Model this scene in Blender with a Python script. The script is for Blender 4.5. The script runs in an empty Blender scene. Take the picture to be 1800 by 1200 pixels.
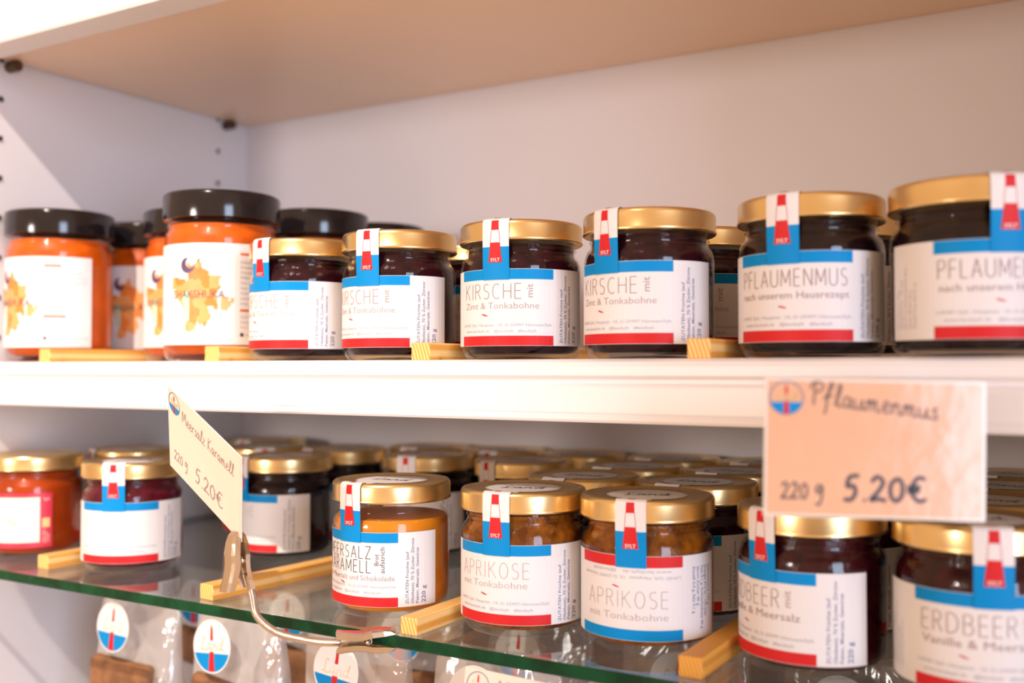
import bpy, bmesh, math, random
from mathutils import Vector, Matrix, noise
random.seed(7)
S = bpy.context.scene
COL = S.collection
PI = math.pi
R_ = math.radians

# ------------------------------------------------------------------ camera
cam_d = bpy.data.cameras.new('camera'); cam = bpy.data.objects.new('camera', cam_d); COL.objects.link(cam)
CAM = Vector((0.0, -0.476, -0.0052))
cam.location = CAM
cam.rotation_euler = (R_(90 + 1.53), 0, R_(30.8))
cam_d.sensor_width = 36.0
cam_d.lens = 36.24
cam_d.clip_start = 0.01
cam_d.dof.use_dof = True
cam_d.dof.focus_distance = 0.585
cam_d.dof.aperture_fstop = 4.4
S.camera = cam

# ------------------------------------------------------------------ world and lamps
W = bpy.data.worlds.new('shop_light'); S.world = W; W.use_nodes = True
bg = W.node_tree.nodes['Background']
bg.inputs[0].default_value = (1.0, 0.62, 0.37, 1); bg.inputs[1].default_value = 0.88

def lamp(name, kind, loc, target, energy, color, **kw):
    d = bpy.data.lights.new(name, kind); d.energy = energy; d.color = color
    for k, v in kw.items(): setattr(d, k, v)
    o = bpy.data.objects.new(name, d); COL.objects.link(o); o.location = loc
    o.rotation_euler = (Vector(target) - Vector(loc)).to_track_quat('-Z', 'Y').to_euler()
    return o
# ceiling spot over the aisle, shining on the left half of the shelves
lamp('ceiling_spot', 'SPOT', (-0.25, -1.25, 1.33), (-0.82, 0.0, -0.02), 190, (1.0, 0.86, 0.76),
     spot_size=R_(40), spot_blend=0.9, shadow_soft_size=0.018)
# shop window across the aisle (daylight)
lamp('window_daylight', 'AREA', (2.15, -1.60, 0.08), (-0.7, 0.1, 0.0), 58, (0.60, 0.75, 1.0),
     shape='RECTANGLE', size=0.8, size_y=1.5)
# unseen soft fill light, added to brighten the middle of the back panel
lamp('back_panel_fill', 'SPOT', (-1.00, -2.40, 0.20), (-0.48, 0.25, 0.03), 100, (1.0, 0.90, 0.86),
     spot_size=R_(30), spot_blend=1.0, shadow_soft_size=0.22)

S.view_settings.view_transform = 'Standard'
S.view_settings.look = 'None'
S.view_settings.gamma = 1.0
S.view_settings.use_curve_mapping = False
S.view_settings.exposure = 0.0
S.cycles.transparent_max_bounces = 24
S.cycles.max_bounces = 10

# ------------------------------------------------------------------ materials
MATS = {}
def mat(name, col=(.8, .8, .8), rough=.5, metal=0.0, coat=0.0, spec=.5, sss=0.0, noise_amt=0.0, noise_scale=40.0, col2=None, bump=0.0, bump_scale=200.0):
    if name in MATS: return MATS[name]
    m = bpy.data.materials.new(name); m.use_nodes = True; nt = m.node_tree; b = nt.nodes['Principled BSDF']
    b.inputs['Base Color'].default_value = (*col, 1); b.inputs['Roughness'].default_value = rough
    b.inputs['Metallic'].default_value = metal; b.inputs['Coat Weight'].default_value = coat
    b.inputs['Coat Roughness'].default_value = .05
    b.inputs['Specular IOR Level'].default_value = spec
    if sss:
        b.inputs['Subsurface Weight'].default_value = sss; b.inputs['Subsurface Radius'].default_value = (.01, .005, .002)
        b.inputs['Subsurface Scale'].default_value = .6
    tc = nt.nodes.new('ShaderNodeTexCoord')
    if noise_amt or col2:
        n = nt.nodes.new('ShaderNodeTexNoise'); n.inputs['Scale'].default_value = noise_scale; n.inputs['Detail'].default_value = 4
        nt.links.new(tc.outputs['Object'], n.inputs['Vector'])
        r = nt.nodes.new('ShaderNodeValToRGB')
        c2 = col2 if col2 else tuple(max(0, c * (1 - noise_amt)) for c in col)
        r.color_ramp.elements[0].color = (*c2, 1); r.color_ramp.elements[1].color = (*col, 1)
        r.color_ramp.elements[0].position = .38; r.color_ramp.elements[1].position = .62
        nt.links.new(n.outputs['Fac'], r.inputs['Fac']); nt.links.new(r.outputs['Color'], b.inputs['Base Color'])
    if bump:
        n2 = nt.nodes.new('ShaderNodeTexNoise'); n2.inputs['Scale'].default_value = bump_scale; n2.inputs['Detail'].default_value = 3
        nt.links.new(tc.outputs['Object'], n2.inputs['Vector'])
        bp = nt.nodes.new('ShaderNodeBump'); bp.inputs['Strength'].default_value = bump; bp.inputs['Distance'].default_value = .002
        nt.links.new(n2.outputs['Fac'], bp.inputs['Height']); nt.links.new(bp.outputs['Normal'], b.inputs['Normal'])
    MATS[name] = m; return m

def glass_mat(name, tint=(1, 1, 1), ior=1.45, rough=.02, bump=0.0, bump_scale=60.0, boost=0.0):
    if name in MATS: return MATS[name]
    m = bpy.data.materials.new(name); m.use_nodes = True; nt = m.node_tree
    for n in list(nt.nodes): nt.nodes.remove(n)
    out = nt.nodes.new('ShaderNodeOutputMaterial'); mx = nt.nodes.new('ShaderNodeMixShader')
    tr = nt.nodes.new('ShaderNodeBsdfTransparent'); tr.inputs[0].default_value = (*tint, 1)
    gl = nt.nodes.new('ShaderNodeBsdfGlossy'); gl.inputs['Roughness'].default_value = rough; gl.inputs['Color'].default_value = (1, 1, 1, 1)
    fr = nt.nodes.new('ShaderNodeFresnel')
    ge = nt.nodes.new('ShaderNodeNewGeometry'); mr = nt.nodes.new('ShaderNodeMapRange')   # same reflectance from inside and outside
    mr.inputs['To Min'].default_value = ior; mr.inputs['To Max'].default_value = 1.0 / ior
    nt.links.new(ge.outputs['Backfacing'], mr.inputs['Value']); nt.links.new(mr.outputs['Result'], fr.inputs['IOR'])
    if boost:
        ad = nt.nodes.new('ShaderNodeMath'); ad.operation = 'ADD'; ad.use_clamp = True; ad.inputs[1].default_value = boost
        nt.links.new(fr.outputs[0], ad.inputs[0]); nt.links.new(ad.outputs[0], mx.inputs[0])
    else:
        nt.links.new(fr.outputs[0], mx.inputs[0])
    nt.links.new(tr.outputs[0], mx.inputs[1]); nt.links.new(gl.outputs[0], mx.inputs[2]); nt.links.new(mx.outputs[0], out.inputs[0])
    if bump:
        tc = nt.nodes.new('ShaderNodeTexCoord'); n2 = nt.nodes.new('ShaderNodeTexNoise'); n2.inputs['Scale'].default_value = bump_scale
        n2.inputs['Detail'].default_value = 3; n2.inputs['Distortion'].default_value = .6
        nt.links.new(tc.outputs['Object'], n2.inputs['Vector'])
        bp = nt.nodes.new('ShaderNodeBump'); bp.inputs['Strength'].default_value = bump; bp.inputs['Distance'].default_value = .01
        nt.links.new(n2.outputs['Fac'], bp.inputs['Height'])
        nt.links.new(bp.outputs['Normal'], gl.inputs['Normal']); nt.links.new(bp.outputs['Normal'], fr.inputs['Normal'])
    MATS[name] = m; return m

def wood_mat(name, c1, c2, scale=380.0):
    m = bpy.data.materials.new(name); m.use_nodes = True; nt = m.node_tree; b = nt.nodes['Principled BSDF']
    tc = nt.nodes.new('ShaderNodeTexCoord'); mp = nt.nodes.new('ShaderNodeMapping')
    mp.inputs['Location'].default_value = (0.06, 0, 0.015); mp.inputs['Scale'].default_value = (1, .06, 1)
    w = nt.nodes.new('ShaderNodeTexWave'); w.wave_type = 'RINGS'; w.rings_direction = 'Y'
    w.inputs['Scale'].default_value = scale; w.inputs['Distortion'].default_value = 1.2; w.inputs['Detail'].default_value = 2
    w.inputs['Detail Scale'].default_value = .6
    r = nt.nodes.new('ShaderNodeValToRGB'); r.color_ramp.elements[0].color = (*c1, 1); r.color_ramp.elements[1].color = (*c2, 1)
    r.color_ramp.elements[0].position = .25; r.color_ramp.elements[1].position = .75
    nt.links.new(tc.outputs['Object'], mp.inputs['Vector']); nt.links.new(mp.outputs['Vector'], w.inputs['Vector'])
    nt.links.new(w.outputs['Fac'], r.inputs['Fac']); nt.links.new(r.outputs['Color'], b.inputs['Base Color'])
    b.inputs['Roughness'].default_value = .55
    MATS[name] = m; return m

M_white = mat('white_melamine', (.83, .80, .80), .35, noise_amt=.03, noise_scale=3)
M_panel = mat('panel_melamine', (.74, .70, .71), .45, noise_amt=.03, noise_scale=3)
M_under_bounce = mat('melamine_warm_bounce', (.93, .69, .49), .3, noise_amt=.03, noise_scale=3)  # white underside, warm light bounced off the floor put into its colour
M_hole = mat('pin_hole_dark', (.05, .04, .045), .7, noise_amt=.2)
M_pin = mat('shelf_pin_bronze', (.10, .055, .03), .45, metal=.4, noise_amt=.2)
M_glass = glass_mat('jar_glass', (.97, .97, .97), 1.36, .015)
M_shelfglass = glass_mat('shelf_glass', (.90, .93, .91), 1.5, .01)
M_edge = mat('glass_edge_green', (.002, .060, .022), .12, noise_amt=.5, noise_scale=60, spec=.25)
M_gold = mat('gold_lid', (.90, .66, .32), .27, metal=1.0, noise_amt=.05, noise_scale=30)
M_black = mat('black_lid', (.012, .009, .010), .13, noise_amt=.2, spec=.5)
M_paper = mat('label_paper', (.76, .73, .73), .5, spec=.3, noise_amt=.02, noise_scale=30)
M_blue = mat('print_blue', (.0, .25, .62), .5, spec=.15, noise_amt=.04)
M_red = mat('print_red', (.62, .020, .022), .5, spec=.2, noise_amt=.04)
M_dark = mat('print_charcoal', (.09, .07, .075), .5, noise_amt=.1)
M_mid = mat('print_brown', (.40, .28, .28), .5, noise_amt=.1)
M_faint = mat('print_brown_glare', (.50, .38, .37), .5, noise_amt=.1)  # brown print paled as if washed out by glare
M_pale = mat('print_grey', (.48, .48, .55), .5, noise_amt=.1)
M_ink = mat('print_slate', (.17, .19, .33), .5, noise_amt=.1)
M_gtxt = mat('print_gold', (.72, .50, .22), .5, noise_amt=.1)
M_wht = mat('print_white', (.85, .82, .8), .45, noise_amt=.03)
M_cream_lit = mat('card_cream_lit', (.86, .72, .60), .22, noise_amt=.04, noise_scale=20, bump=.05, bump_scale=90)  # cream card, paled to look brightly lit
M_cream_dim = mat('card_cream_dim', (.76, .44, .28), .16, noise_amt=.06, noise_scale=20, bump=.14, bump_scale=60)  # same cream card, darkened and warmed to look dimly lit
M_brownink = mat('brown_ink', (.20, .11, .07), .4, noise_amt=.1)
M_handink = mat('hand_ink', (.03, .02, .035), .4, noise_amt=.1)
M_lam = mat('laminate_edge', (.80, .72, .64), .15, noise_amt=.05)
M_steel = mat('clip_nickel', (.74, .62, .50), .2, metal=1.0, noise_amt=.08, noise_scale=60)
M_pine = wood_mat('pine', (.95, .62, .24), (.78, .36, .06), 150.0)
M_pineb = wood_mat('pine_amber', (.74, .36, .06), (.62, .26, .03), 170.0)
JAM = {
 'cherry': mat('cherry_jam', (.030, .004, .008), .15, coat=0.0, spec=.12, col2=(.012, .002, .005), noise_scale=160, bump=.3, bump_scale=240),
 'plum': mat('plum_jam', (.016, .006, .007), .18, coat=0.0, spec=.12, col2=(.008, .003, .004), noise_scale=140, bump=.2, bump_scale=200),
 'strawberry': mat('strawberry_jam', (.050, .006, .008), .15, coat=0.0, spec=.12, col2=(.020, .003, .005), noise_scale=150, bump=.3, bump_scale=240),
 'raspberry': mat('raspberry_jam', (.11, .006, .016), .15, coat=0.0, spec=.12, col2=(.05, .003, .010), noise_scale=150, bump=.3, bump_scale=240),
 'apricot': mat('apricot_jam', (.29, .092, .008), .15, coat=0.0, spec=.12, col2=(.105, .028, .003), noise_scale=110, bump=.6, bump_scale=170),
 'caramel': mat('caramel_spread', (.68, .225, .012), .3, spec=.15, noise_amt=.12, noise_scale=50),
 'honey': mat('amber_honey', (.46, .055, .004), .3, spec=.15, noise_amt=.35, noise_scale=24, sss=.3),
 'sauce': mat('orange_sauce', (.66, .105, .002), .4, spec=.2, coat=.0, noise_amt=.25, noise_scale=60),
}

# ------------------------------------------------------------------ mesh helpers
def link(o, parent=None):
    COL.objects.link(o)
    if parent is not None: o.parent = parent
    return o
def obj(name, me, parent=None, loc=None, rotz=None):
    o = bpy.data.objects.new(name, me); link(o, parent)
    if loc is not None: o.location = loc
    if rotz is not None: o.rotation_euler = (0, 0, rotz)
    return o
def tag(o, label=None, cat=None, group=None, kind=None):
    if label: o['label'] = label
    if cat: o['category'] = cat
    if group: o['group'] = group
    if kind: o['kind'] = kind
    return o
def empty(name, loc=(0, 0, 0), rotz=0.0):
    o = bpy.data.objects.new(name, None); COL.objects.link(o); o.location = loc; o.rotation_euler = (0, 0, rotz)
    o.empty_display_size = .01
    return o

class MB:
    def __init__(self): self.v = []; self.f = []; self.m = []; self.mats = []
    def mi(self, m):
        if m not in self.mats: self.mats.append(m)
        return self.mats.index(m)
    def poly(self, pts, m):
        i = len(self.v); self.v += [tuple(p) for p in pts]; self.f.append(tuple(range(i, i + len(pts)))); self.m.append(self.mi(m))
    def tris(self, verts, faces, m):
        i = len(self.v); self.v += [tuple(p) for p in verts]; k = self.mi(m)
        for f in faces: self.f.append(tuple(i + j for j in f)); self.m.append(k)
    def mesh(self, name, smooth=False):
        me = bpy.data.meshes.new(name); me.from_pydata(self.v, [], self.f)
        for m in self.mats: me.materials.append(m)
        for p, k in zip(me.polygons, self.m): p.material_index = k; p.use_smooth = smooth
        me.update(); return me

def lathe(name, prof, m, seg=48, smooth=True, sharp=None):
    vs, fs = [], []
    n = len(prof)
    for r, z in prof:
        for k in range(seg):
            a = 2 * PI * k / seg; vs.append((r * math.cos(a), r * math.sin(a), z))
    for i in range(n - 1):
        for k in range(seg):
            k2 = (k + 1) % seg
            fs.append((i * seg + k, i * seg + k2, (i + 1) * seg + k2, (i + 1) * seg + k))
    me = bpy.data.meshes.new(name); me.from_pydata(vs, [], fs)
    bm = bmesh.new(); bm.from_mesh(me); bmesh.ops.remove_doubles(bm, verts=bm.verts, dist=1e-6)
    bmesh.ops.recalc_face_normals(bm, faces=bm.faces)
    for e in bm.edges:
        if len(e.link_faces) == 2 and e.calc_face_angle(0) > R_(50): e.smooth = False
    bm.to_mesh(me); bm.free()
    for p in me.polygons: p.use_smooth = smooth
    me.materials.append(m); return me

def box_mesh(name, lo, hi, m, bevel=0.0, seg=2):
    bm = bmesh.new(); bmesh.ops.create_cube(bm, size=1)
    for v in bm.verts:
        v.co = Vector([lo[i] + (v.co[i] + .5) * (hi[i] - lo[i]) for i in range(3)])
    if bevel: bmesh.ops.bevel(bm, geom=list(bm.edges), offset=bevel, segments=seg, affect='EDGES', profile=.5)
    me = bpy.data.meshes.new(name); bm.to_mesh(me); bm.free(); me.materials.append(m); return me

def prism_x(name, prof, x0, x1, m, smooth=False):
    """profile in (y,z), extruded along x"""
    n = len(prof); vs = [(x0, y, z) for y, z in prof] + [(x1, y, z) for y, z in prof]
    fs = [(i, (i + 1) % n, n + (i + 1) % n, n + i) for i in range(n)] + [tuple(range(n))[::-1], tuple(range(n, 2 * n))]
    me = bpy.data.meshes.new(name); me.from_pydata(vs, [], fs)
    bm = bmesh.new(); bm.from_mesh(me); bmesh.ops.recalc_face_normals(bm, faces=bm.faces); bm.to_mesh(me); bm.free()
    me.materials.append(m); return me

# ------------------------------------------------------------------ lettering helpers
_tx = {}
def text2d(txt, size=1.0, offset=0.0, xs=1.0):
    key = (txt, offset)
    if key not in _tx:
        c = bpy.data.curves.new('lettering', 'FONT'); c.body = txt; c.size = 1.0; c.offset = offset; c.resolution_u = 2; c.fill_mode = 'FRONT'
        o = bpy.data.objects.new('lettering', c); COL.objects.link(o)
        bpy.context.view_layer.update()
        me = bpy.data.meshes.new_from_object(o.evaluated_get(bpy.context.evaluated_depsgraph_get()))
        vs = [(v.co.x, v.co.y) for v in me.vertices]; fs = [tuple(p.vertices) for p in me.polygons]
        bpy.data.objects.remove(o); bpy.data.curves.remove(c); bpy.data.meshes.remove(me)
        _tx[key] = (vs, fs)
    vs, fs = _tx[key]
    return [(x * size * xs, y * size) for x, y in vs], fs
def text_w(txt, size, offset=0.0, xs=1.0):
    vs, _ = text2d(txt, size, offset, xs); return max(v[0] for v in vs) if vs else 0
def put_text(mb, fmap, txt, u, v, size, m, rot=0.0, offset=0.0, width=None, layer=1, xs=1.0):
    if width: xs = width / max(1e-6, text_w(txt, size, offset))
    vs, fs = text2d(txt, size, offset, xs); c, s = math.cos(rot), math.sin(rot)
    mb.tris([fmap(u + x * c - y * s, v + x * s + y * c, layer) for x, y in vs], fs, m)

def arc(cx, cy, rx, ry, a0, a1, n=8):
    return [(cx + rx * math.cos(R_(a0 + (a1 - a0) * i / n)), cy + ry * math.sin(R_(a0 + (a1 - a0) * i / n))) for i in range(n + 1)]
# thin condensed capitals (unit height, width varies)
CAPS = {
 'K': (.50, [[(0, 0), (0, 1)], [(.46, 1), (0, .45)], [(.12, .58), (.5, 0)]]),
 'I': (.06, [[(.03, 0), (.03, 1)]]),
 'R': (.46, [[(0, 0), (0, 1), (.2, 1)] + arc(.2, .76, .22, .24, 90, -90, 6) + [(0, .52)], [(.2, .52), (.46, 0)]]),
 'S': (.44, [arc(.23, .76, .2, .24, 40, 270, 7)[:-1] + arc(.21, .26, .21, .26, 90, -140, 7)]),
 'C': (.50, [arc(.3, .5, .3, .5, 55, 305, 10)]),
 'H': (.50, [[(0, 0), (0, 1)], [(.5, 0), (.5, 1)], [(0, .5), (.5, .5)]]),
 'E': (.40, [[(.4, 1), (0, 1), (0, 0), (.4, 0)], [(0, .52), (.36, .52)]]),
 'A': (.54, [[(0, 0), (.27, 1), (.54, 0)], [(.1, .34), (.44, .34)]]),
 'P': (.44, [[(0, 0), (0, 1), (.2, 1)] + arc(.2, .74, .24, .26, 90, -90, 6) + [(0, .48)]]),
 'O': (.56, [arc(.28, .5, .28, .5, 0, 360, 14)]),
 'F': (.40, [[(.4, 1), (0, 1), (0, 0)], [(0, .52), (.36, .52)]]),
 'L': (.38, [[(0, 1), (0, 0), (.38, 0)]]),
 'U': (.52, [[(0, 1), (0, .28)] + arc(.26, .28, .26, .28, 180, 360, 8) + [(.52, 1)]]),
 'M': (.64, [[(0, 0), (.03, 1), (.32, .2), (.61, 1), (.64, 0)]]),
 'N': (.52, [[(0, 0), (0, 1), (.52, 0), (.52, 1)]]),
 'D': (.54, [[(0, 0), (0, 1), (.16, 1)] + arc(.16, .5, .38, .5, 90, -90, 8) + [(0, 0)]]),
 'B': (.46, [[(0, .54), (.2, .54)] + arc(.2, .77, .22, .23, -90, 90, 6) + [(0, 1), (0, 0), (.2, 0)] + arc(.2, .27, .26, .27, -90, 90, 6)]),
 'Z': (.46, [[(0, 1), (.46, 1), (0, 0), (.46, 0)]]),
 ' ': (.3, []),
}
def ribbon(mb, fmap, pts, w, m, layer=1):
    n = len(pts)
    if n < 2: return
    L, Rr = [], []
    for i in range(n):
        a = pts[max(i - 1, 0)]; b = pts[min(i + 1, n - 1)]
        dx, dy = b[0] - a[0], b[1] - a[1]; d = math.hypot(dx, dy) or 1e-9
        nx, ny = -dy / d * w / 2, dx / d * w / 2
        L.append((pts[i][0] + nx, pts[i][1] + ny)); Rr.append((pts[i][0] - nx, pts[i][1] - ny))
    vs = [fmap(*p, layer) for p in L] + [fmap(*p, layer) for p in Rr]
    mb.tris(vs, [(n + i, n + i + 1, i + 1, i) for i in range(n - 1)], m)
def dense(pts, k):
    out = [pts[0]]
    for a, b in zip(pts, pts[1:]):
        for i in range(1, k + 1): out.append((a[0] + (b[0] - a[0]) * i / k, a[1] + (b[1] - a[1]) * i / k))
    return out
def caps(mb, fmap, txt, u, v, h, stroke, m, gap=.26, width=None, rot=0.0):
    total = sum(CAPS[c][0] for c in txt) + gap * (len(txt) - 1); sx = (width / total) if width else h
    c_, s_ = math.cos(rot), math.sin(rot); x = 0
    for ch in txt:
        cw, strokes = CAPS[ch]
        for st in strokes:
            straight = len(st) <= 5
            segs = [st[i:i + 2] for i in range(len(st) - 1)] if straight else [st]
            for sg in segs:
                q = [((x + a) * sx, b * h) for a, b in sg]
                q = [(u + a * c_ - b * s_, v + a * s_ + b * c_) for a, b in q]
                ribbon(mb, fmap, q, stroke, m)
        x += cw + gap
def smooth_pts(p, k=4):
    if len(p) < 3: return p
    out = []
    for i in range(len(p) - 1):
        p0, p1, p2, p3 = p[max(i - 1, 0)], p[i], p[i + 1], p[min(i + 2, len(p) - 1)]
        for j in range(k):
            t = j / k
            out.append(tuple(.5 * ((2 * p1[d]) + (-p0[d] + p2[d]) * t + (2 * p0[d] - 5 * p1[d] + 4 * p2[d] - p3[d]) * t * t + (-p0[d] + 3 * p1[d] - 3 * p2[d] + p3[d]) * t ** 3) for d in range(len(p1))))
    out.append(p[-1]); return out
HAND = {
 'P': (1.0, [[(.25, -.1), (.3, .8), (.42, 1.9)], [(.0, 1.3), (.2, 1.9), (.8, 2.0), (1.0, 1.6), (.7, 1.15), (.35, 1.1)]]),
 'f': (.8, [[(0, .5), (.6, 1.5), (.75, 2.0), (.55, 2.0), (.35, 1.0), (.15, -.5), (.0, -.8)], [(.2, .75), (.75, .95)]]),
 'l': (.6, [[(0, .1), (.45, 1.2), (.55, 1.9), (.38, 1.9), (.2, .6), (.35, 0), (.6, .2)]]),
 'a': (.9, [[(.6, .8), (.3, 1), (.05, .5), (.25, 0), (.55, .4), (.66, .9), (.6, .2), (.75, 0), (.9, .2)]]),
 'u': (.9, [[(0, .9), (.05, .2), (.28, 0), (.55, .4), (.62, .9), (.6, .2), (.75, 0), (.9, .2)]]),
 'm': (1.2, [[(.05, 0), (.1, .95), (.15, .6), (.35, 1), (.45, .6), (.45, 0)], [(.45, .5), (.7, 1), (.82, .6), (.82, .1), (1.0, 0), (1.15, .2)]]),
 'n': (.85, [[(.05, 0), (.1, .95), (.15, .6), (.4, 1), (.55, .6), (.55, .1), (.7, 0), (.85, .2)]]),
 'e': (.7, [[(0, .4), (.5, .6), (.45, 1), (.2, .95), (.08, .4), (.3, 0), (.68, .2)]]),
 's': (.6, [[(0, .1), (.35, 0), (.48, .3), (.2, .7), (.32, 1), (.55, .85)]]),
 'M': (1.3, [[(0, 0), (.2, 1.9), (.55, .5)], [(.55, .5), (1.0, 1.9), (1.15, 0)]]),
 'r': (.6, [[(.05, 0), (.1, .9), (.15, .65), (.35, 1), (.55, .9)]]),
 'z': (.65, [[(0, .95), (.5, .95), (.05, .05), (.62, 0)]]),
 'K': (1.0, [[(.1, 0), (.25, 1.9)], [(.95, 1.9), (.2, .9), (.9, 0)]]),
 'L': (1.1, [[(.9, 1.6), (.7, 1.95), (.45, 1.5), (.4, .4), (.05, .05), (.3, .1), (.9, -.05), (1.15, .25)]]),
 'd': (.95, [[(.6, .8), (.3, 1), (.05, .5), (.25, 0), (.55, .4), (.8, 1.9), (.62, .3), (.8, 0), (.95, .2)]]),
 '2': (.95, [[(.05, 1.45), (.35, 1.9), (.68, 1.5), (.45, .8), (.0, .05), (.4, .15), (.85, .0)]]),
 '0': (.9, [[(.45, 1.8), (.1, 1.3), (.1, .4), (.4, 0), (.7, .5), (.7, 1.4), (.45, 1.8)]]),
 '5': (.95, [[(.85, 1.95), (.35, 1.85), (.2, 1.1), (.55, 1.15), (.65, .6), (.4, .05), (.0, .1)]]),
 '.': (.4, [[(.08, .05), (.2, .0)]]),
 '€': (1.2, [[(1.0, 1.75), (.6, 1.85), (.3, 1.2), (.35, .4), (.7, .0), (1.05, .2)], [(.0, 1.1), (.75, 1.15)], [(.0, .75), (.7, .8)]]),
 'g': (1.0, [[(.75, 1.45), (.4, 1.6), (.1, 1.15), (.3, .65), (.68, 1.2), (.78, 1.5), (.72, .2), (.45, -.7), (.05, -.5)]]),
 ' ': (.55, []),
}
def hand(mb, fmap, txt, u, v, xh, w, m, slope=0.0, gap=.06, width=None):
    total = sum(HAND[c][0] + gap for c in txt); sx = (width / total) if width else xh; x = 0
    for ch in txt:
        cw, strokes = HAND[ch]
        for st in strokes:
            q = smooth_pts([(u + (x + a) * sx, v + b * xh + slope * (x + a) * sx) for a, b in st])
            ribbon(mb, fmap, q, w, m)
        x += cw + gap

def logo(mb, fmap, u, v, r, ring=True, base=True, text_m=None, n=40, white=None, half=1.0):
    """round lighthouse emblem"""
    white = white or M_wht
    if base: mb.poly([fmap(u + r * math.cos(2 * PI * i / n), v + r * math.sin(2 * PI * i / n), 1) for i in range(n)], white)
    if ring:
        ri = r * .93
        for i in range(n):
            a, b = 2 * PI * i / n, 2 * PI * (i + 1) / n
            mb.poly([fmap(u + q * math.cos(t), v + q * math.sin(t), 2) for q, t in ((ri, a), (r, a), (r, b), (ri, b))], M_ink)
    a0 = math.asin(-.27); rr = r * .95; k = 20
    mb.poly([fmap(u + rr * math.cos(t), v + rr * math.sin(t), 3) for t in [PI - a0 + (PI + 2 * a0) * i / k for i in range(k + 1)]], M_blue)
    mb.poly([fmap(u + a * r, v + b * r, 4) for a, b in ((-.17, -.93), (.17, -.93), (.11, -.2), (-.11, -.2))], M_red)
    mb.poly([fmap(u + a * r, v + b * r, 4) for a, b in ((-.075, .22), (.075, .22), (.055, .66), (0, .8), (-.055, .66))], M_red)
    hand(mb, fmap, 'Land', u - .62 * r, v - .14 * r, .24 * r, .045 * r, text_m or M_gtxt, width=1.28 * r)

# ------------------------------------------------------------------ the cupboard (setting)
XL, YB = -0.780, 0.295
XR = 0.060
wb = obj('wall_back', box_mesh('wall_back', (XL - .018, YB, -.62), (XR, YB + .012, .62), M_panel)); tag(wb, 'pale cupboard back panel behind the jars', 'wall', kind='structure')
wl = obj('wall_left', box_mesh('wall_left', (XL - .018, -.03, -.62), (XL, YB, .62), M_panel)); tag(wl, 'pale cupboard side panel with shelf pin holes', 'wall', kind='structure')
wr = obj('wall_right_shade', box_mesh('wall_right_shade', (XR, -.03, -.62), (XR + .018, YB + .012, .62), M_panel)); tag(wr, 'unseen cupboard side panel beyond the plum jars, added to shade the right end', 'wall', kind='structure')  # unseen panel, put here to keep window light off the right end
hm = MB()
for i in range(12):
    a, b = 2 * PI * i / 12, 2 * PI * (i + 1) / 12
    hm.poly([(0, .0025 * math.cos(a), .0025 * math.sin(a)), (0, .0025 * math.cos(b), .0025 * math.sin(b)), (.0005, .0029 * math.cos(b), .0029 * math.sin(b)), (.0005, .0029 * math.cos(a), .0029 * math.sin(a))], M_panel)
hm.poly([(.0001, .0026 * math.cos(2 * PI * i / 12), .0026 * math.sin(2 * PI * i / 12)) for i in range(12)], M_hole)
hole = hm.mesh('pin_hole')
for yy in (.0245, .2565):
    for k in range(-6, 4):
        z = .1809 + .0322 * k
        if abs(z + .0163) < .018: continue
        obj('pin_hole', hole, wl, (XL, yy, z))

# upper shelf board (seen from below) and the jar shelf, each with its front moulding
MOULD = [(0, 0), (-.003, -.0015), (-.004, -.004), (-.004, -.0085), (-.0025, -.0098), (-.0010, -.0105), (-.0010, -.0125), (-.0025, -.0132), (-.0035, -.0145), (-.0035, -.0275), (-.0028, -.0285), (-.0040, -.0298), (-.0045, -.0312), (-.0035, -.0326), (.0, -.0326), (.012, -.0326), (.012, 0)]
def shelf(z_top, z_bot, y_front, lab, t_m, scale=1.0):
    e = empty('shelf', (0, 0, z_top))
    tag(e, lab, 'shelf')
    obj('board', box_mesh('board', (XL + .003, y_front + .012, z_bot - z_top), (XR - .003, YB - .0005, 0), t_m, .0006, 1), e)
    obj('front_moulding', prism_x('front_moulding', [(y * scale + y_front + (0.0035 if scale == 1 else .004), z * scale) for y, z in MOULD], XL + .003, XR - .003, M_white), e)
    return e
shelf(0.0, -.0225, 0.0, 'white shelf with grooved front moulding carrying the dark jam jars', M_white)
shelf(.2870, .2450, -.016, 'white shelf overhead, seen from below, no jars in view on it', M_under_bounce, 1.52)
shelf(-.345, -.365, .0, 'low white shelf carrying the cellophane bags', M_white)
for yy in (.031, .2655):
    p = MB()
    obj('shelf_pin', lathe('shelf_pin', [(0, 0), (.0045, 0), (.0045, .012), (0, .012)], M_pin, 14), wl, (XL, yy, .2405)).rotation_euler = (0, PI / 2, 0)

# glass shelf
ZG, YG = -.149, -.0266
gm = box_mesh('glass_shelf', (XL + .001, YG, ZG - .0068), (XR - .001, YB - .012, ZG), M_shelfglass, .0006, 1)
gm.materials.append(M_edge)
for p in gm.polygons:
    if abs(p.normal.z) < .9: p.material_index = 1
g = obj('glass_shelf', gm); tag(g, 'clear glass shelf with a green front edge under the lower jars', 'glass shelf')

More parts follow.
